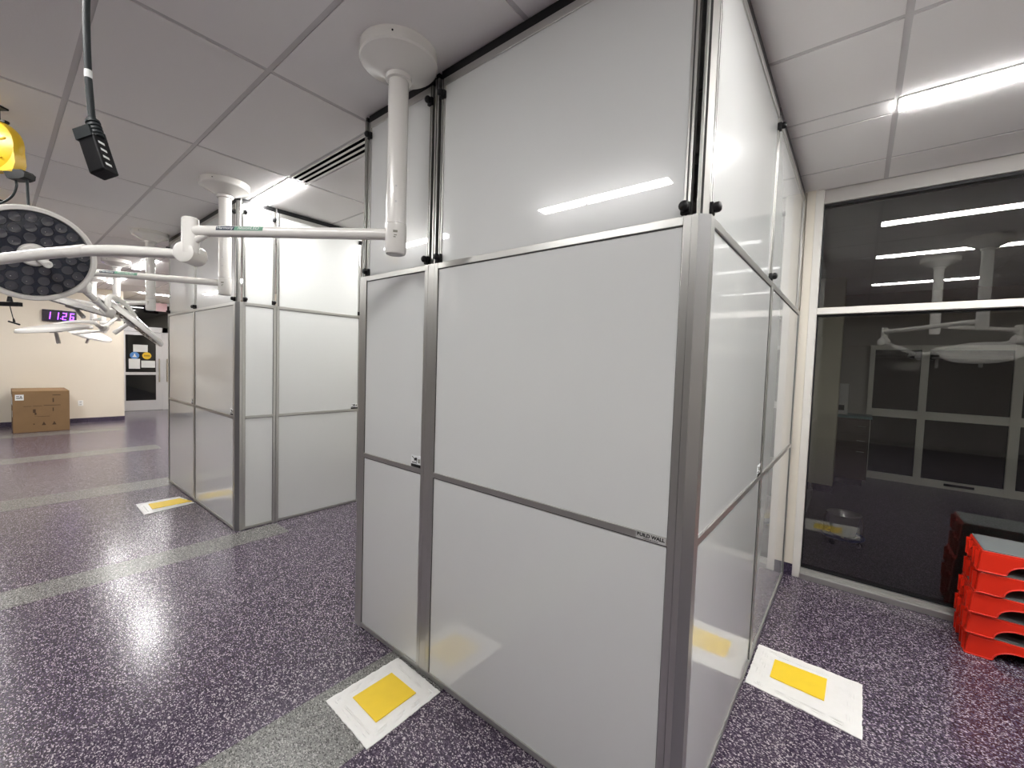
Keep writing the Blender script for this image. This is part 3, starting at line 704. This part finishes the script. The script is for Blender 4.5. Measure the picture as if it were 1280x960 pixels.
# ------------------------------------------------------------------ far end: carton, clock, outlet, door, notices
ca = thing('cardboard_carton', 'brown cardboard carton on the floor against the far cream wall', 'box', (-12.38, .60, 0), -.0)
bm = NB(); box(bm, -1.0, -.375, .0015, 0, .375, .805, bev=.004); obj('carton_body', bm, M['carton'], ca)
bm = NB(); box(bm, -.002, -.345, .63, .0015, -.235, .74); lb = obj('shipping_label', bm, M['paper'], ca)
bm = NB()
for y0, y1, z0, z1 in ((-.33, -.29, .70, .712), (-.33, -.25, .665, .68), (-.28, -.26, .69, .71)): box(bm, .0012, y0, z0, .0022, y1, z1)
obj('label_print', bm, M['textblack'], lb)
bm = NB()
for y0, y1, z0, z1 in ((-.24, -.14, .505, .512), (-.12, .0, .508, .515), (.02, .25, .515, .525), (.14, .25, .715, .728), (-.06, .1, .30, .307), (-.1, -.06, .31, .314), (-.12, -.085, .38, .45), (-.10, -.075, .34, .38), (.14, .155, .40, .47), (.14, .16, .58, .66), (-.12, -.10, .15, .17)):
    box(bm, 0, y0, z0, .0012, y1, z1)
for yc in (.02, .16): prism(bm, [(yc - .03, .13), (yc + .03, .13), (yc + .012, .17), (yc, .20), (yc - .012, .17)], 'x', 0, .0012)
obj('printed_marks', bm, M['cartonprint'], ca)
bm = NB(); box(bm, -1.0, -.03, .8045, 0, .03, .8062); obj('packing_tape', bm, M['carton'], ca)
bm = NB()
for x0, x1, z0, z1 in ((-.42, -.2, .52, .68), (-.85, -.6, .5, .7), (-.5, -.3, .28, .4)): box(bm, x0, -.3765, z0, x1, -.3745, z1)
obj('side_label', bm, M['paper'], ca)
ck = thing('digital_clock', 'black digital wall clock showing 11:26 in purple digits', 'clock', (XL + .002, .93, 2.35))
bm = NB(); box(bm, 0, -.255, -.125, .06, .255, .125, bev=.008); obj('case', bm, M['digitoff'], ck)
SEG = {'1': 'bc', '2': 'abged', '6': 'afgedc'}
bm = NB(); hgt, wd, tk = .155, .068, .019
def seg(bm, yc, s):
    h2 = hgt / 2
    R_ = {'a': (-wd / 2, h2 - tk, wd / 2, h2), 'd': (-wd / 2, -h2, wd / 2, -h2 + tk), 'g': (-wd / 2, -tk / 2, wd / 2, tk / 2), 'f': (-wd / 2, 0, -wd / 2 + tk, h2), 'e': (-wd / 2, -h2, -wd / 2 + tk, 0), 'b': (wd / 2 - tk, 0, wd / 2, h2), 'c': (wd / 2 - tk, -h2, wd / 2, 0)}
    for ch in SEG[s]:
        y0, z0, y1, z1 = R_[ch]
        lean = .10
        A = prism(bm, [(yc + y0 + lean * z0 + .002, z0 + .002), (yc + y1 + lean * z0 - .002, z0 + .002), (yc + y1 + lean * z1 - .002, z1 - .002), (yc + y0 + lean * z1 + .002, z1 - .002)], 'x', .060, .063)
for yc, s in ((-.165, '1'), (-.045, '1'), (.072, '2'), (.185, '6')): seg(bm, yc, s)
box(bm, .060, .008, -.06, .063, .022, -.045)
obj('digits', bm, M['digit'], ck)['label'] = 'glowing purple digits'
ol = thing('wall_outlet', 'white wall socket plate on the cream wall right of the carton', 'outlet', (XL + .002, 1.235, .44))
bm = NB(); box(bm, 0, -.042, -.062, .006, .042, .062, bev=.002); obj('plate', bm, M['outlet'], ol)
for z in (-.026, .026):
    bm = NB(); box(bm, .006, -.018, z - .016, .008, .018, z + .016, bev=.003); sk = obj('socket', bm, M['lampgrey'], ol)
    bm = NB(); box(bm, .0078, -.010, z - .006, .0086, -.007, z + .006); box(bm, .0078, .007, z - .006, .0086, .010, z + .006); obj('slots', bm, M['blackp'], sk)
# door wall
DX = -15.45
bm = NB()
box(bm, DX - .1, 1.97, 2.20, DX, 4.06, 2.34); box(bm, DX - .1, 1.97, 0, DX, 2.22, 2.34); box(bm, DX - .1, 3.075, 0, DX, 3.24, 2.34)
box(bm, DX - .1, 3.28, 0, DX, 4.06, 2.2); box(bm, DX - .1, 1.97, 2.97, DX, 4.06, CEIL + .03)
D2 = struct('door_2', bm, M['silver'], 'glazed door in a silver frame at the far end of the room', 'door')
bm = NB(); box(bm, DX - .08, 1.97, 2.34, DX - .05, 4.06, 2.97); obj('transom_pane', bm, M['darkglass'], D2)
bm = NB(); y0, y1 = 2.225, 3.07
box(bm, DX - .06, y0, .006, DX + .012, y0 + .06, 2.19); box(bm, DX - .06, y1 - .14, .006, DX + .012, y1, 2.19); box(bm, DX - .06, y0 + .06, 2.10, DX + .012, y1 - .14, 2.19); box(bm, DX - .06, y0 + .06, .006, DX + .012, y1 - .14, .285); box(bm, DX - .06, y0 + .06, 1.0, DX + .012, y1 - .14, 1.075)
lf = obj('door_leaf', bm, M['silver'], D2)
bm = NB(); box(bm, DX - .03, y0 + .06, .285, DX - .015, y1 - .14, 2.10); obj('leaf_pane', bm, M['darkglass'], lf)
bm = NB(); yh = y1 - .075
tube(bm, [(DX + .06, yh, .80), (DX + .06, yh, 1.46)], .016, 10, False)
for z in (.88, 1.38): tube(bm, [(DX + .0, yh, z), (DX + .06, yh, z)], .011, 8, False)
obj('pull_handle', bm, M['steel'], lf)
bm = NB(); tube(bm, [(DX + .06, 3.17, .80), (DX + .06, 3.17, 1.46)], .016, 10, False)
for z in (.88, 1.38): tube(bm, [(DX - .02, 3.17, z), (DX + .06, 3.17, z)], .011, 8, False)
obj('pull_handle', bm, M['steel'], D2)
def notice(label, yc, zc, w, h):
    bm = NB(); box(bm, DX - .0145, yc - w / 2, zc - h / 2, DX - .0125, yc + w / 2, zc + h / 2)
    o = obj('paper_notice', bm, M['paper']); tag(o, label, 'notice', 'paper notices on the far door'); return o
notice('white paper notice on the far door, above the two round stickers', 2.60, 1.735, .31, .20)
notice('white paper notice under the blue round sticker on the far door', 2.47, 1.305, .235, .275)
notice('white paper notice under the yellow round sticker on the far door', 2.765, 1.30, .30, .195)
for nm, yc, m_, lab in (('round_sticker', 2.475, 'blue', 'blue round sticker with white mark on the far door'), ('round_sticker', 2.735, 'stickyel', 'yellow round sticker on the far door')):
    P = thing(nm, lab, 'sticker', (DX - .0145, yc, 1.535))
    bm = NB(); lathe(bm, [(0, .098), (.002, .098), (.002, 0)], (0, 0, 0), (1, 0, 0), 28)
    obj('disc', bm, M[m_], P)
    bm = NB()
    if m_ == 'blue': prism(bm, [(-.05, -.045), (.05, -.045), (.028, -.01), (.012, .01), (.016, .045), (-.016, .045), (-.012, .01), (-.028, -.01)], 'x', .002, .003)
    else: box(bm, .002, -.065, -.02, .003, .065, .02)
    obj('emblem', bm, M['textwhite'] if m_ == 'blue' else M['stickdark'], P)
ex = thing('exit_sign', 'pale pink ceiling sign in front of the far door transom', 'sign', (-15.0, 2.93, 2.96))
bm = NB(); box(bm, -.03, -.16, -.19, .03, .16, .03, bev=.005); obj('housing', bm, M['exit'], ex)
bm = NB(); tube(bm, [(0, 0, .03), (0, 0, CEIL - 2.96)], .012, 8, False); obj('stem', bm, M['lampwhite'], ex)

# ------------------------------------------------------------------ camera, world, colour management
r_ = V((.77400408, .63233222, .03276666)); u_ = V((-.05456189, .01505062, .99839695)); f_ = V((-.6308254, .77455113, -.04615048))
cam = bpy.data.cameras.new('camera'); cam.sensor_width = 36; cam.sensor_fit = 'HORIZONTAL'; cam.lens = 36 * 529.3 / 1280; cam.clip_start = .02
co = bpy.data.objects.new('camera', cam); COL.objects.link(co)
mw = Matrix(((r_.x, u_.x, -f_.x, 0), (r_.y, u_.y, -f_.y, 0), (r_.z, u_.z, -f_.z, CAM_Z), (0, 0, 0, 1)))
co.matrix_world = mw
SC.camera = co
w = bpy.data.worlds.new('world'); w.use_nodes = True
w.node_tree.nodes['Background'].inputs[0].default_value = (.02, .02, .022, 1); w.node_tree.nodes['Background'].inputs[1].default_value = .3
SC.world = w
vs = SC.view_settings
vs.view_transform = 'Standard'; vs.look = 'None'; vs.gamma = 1; vs.exposure = .40
vs.use_curve_mapping = False
SC.cycles.max_bounces = 10; SC.cycles.diffuse_bounces = 5; SC.cycles.glossy_bounces = 5; SC.cycles.transparent_max_bounces = 12
SC.cycles.use_denoising = True
SC.cycles.sample_clamp_indirect = 4
SC.cycles.caustics_reflective = False
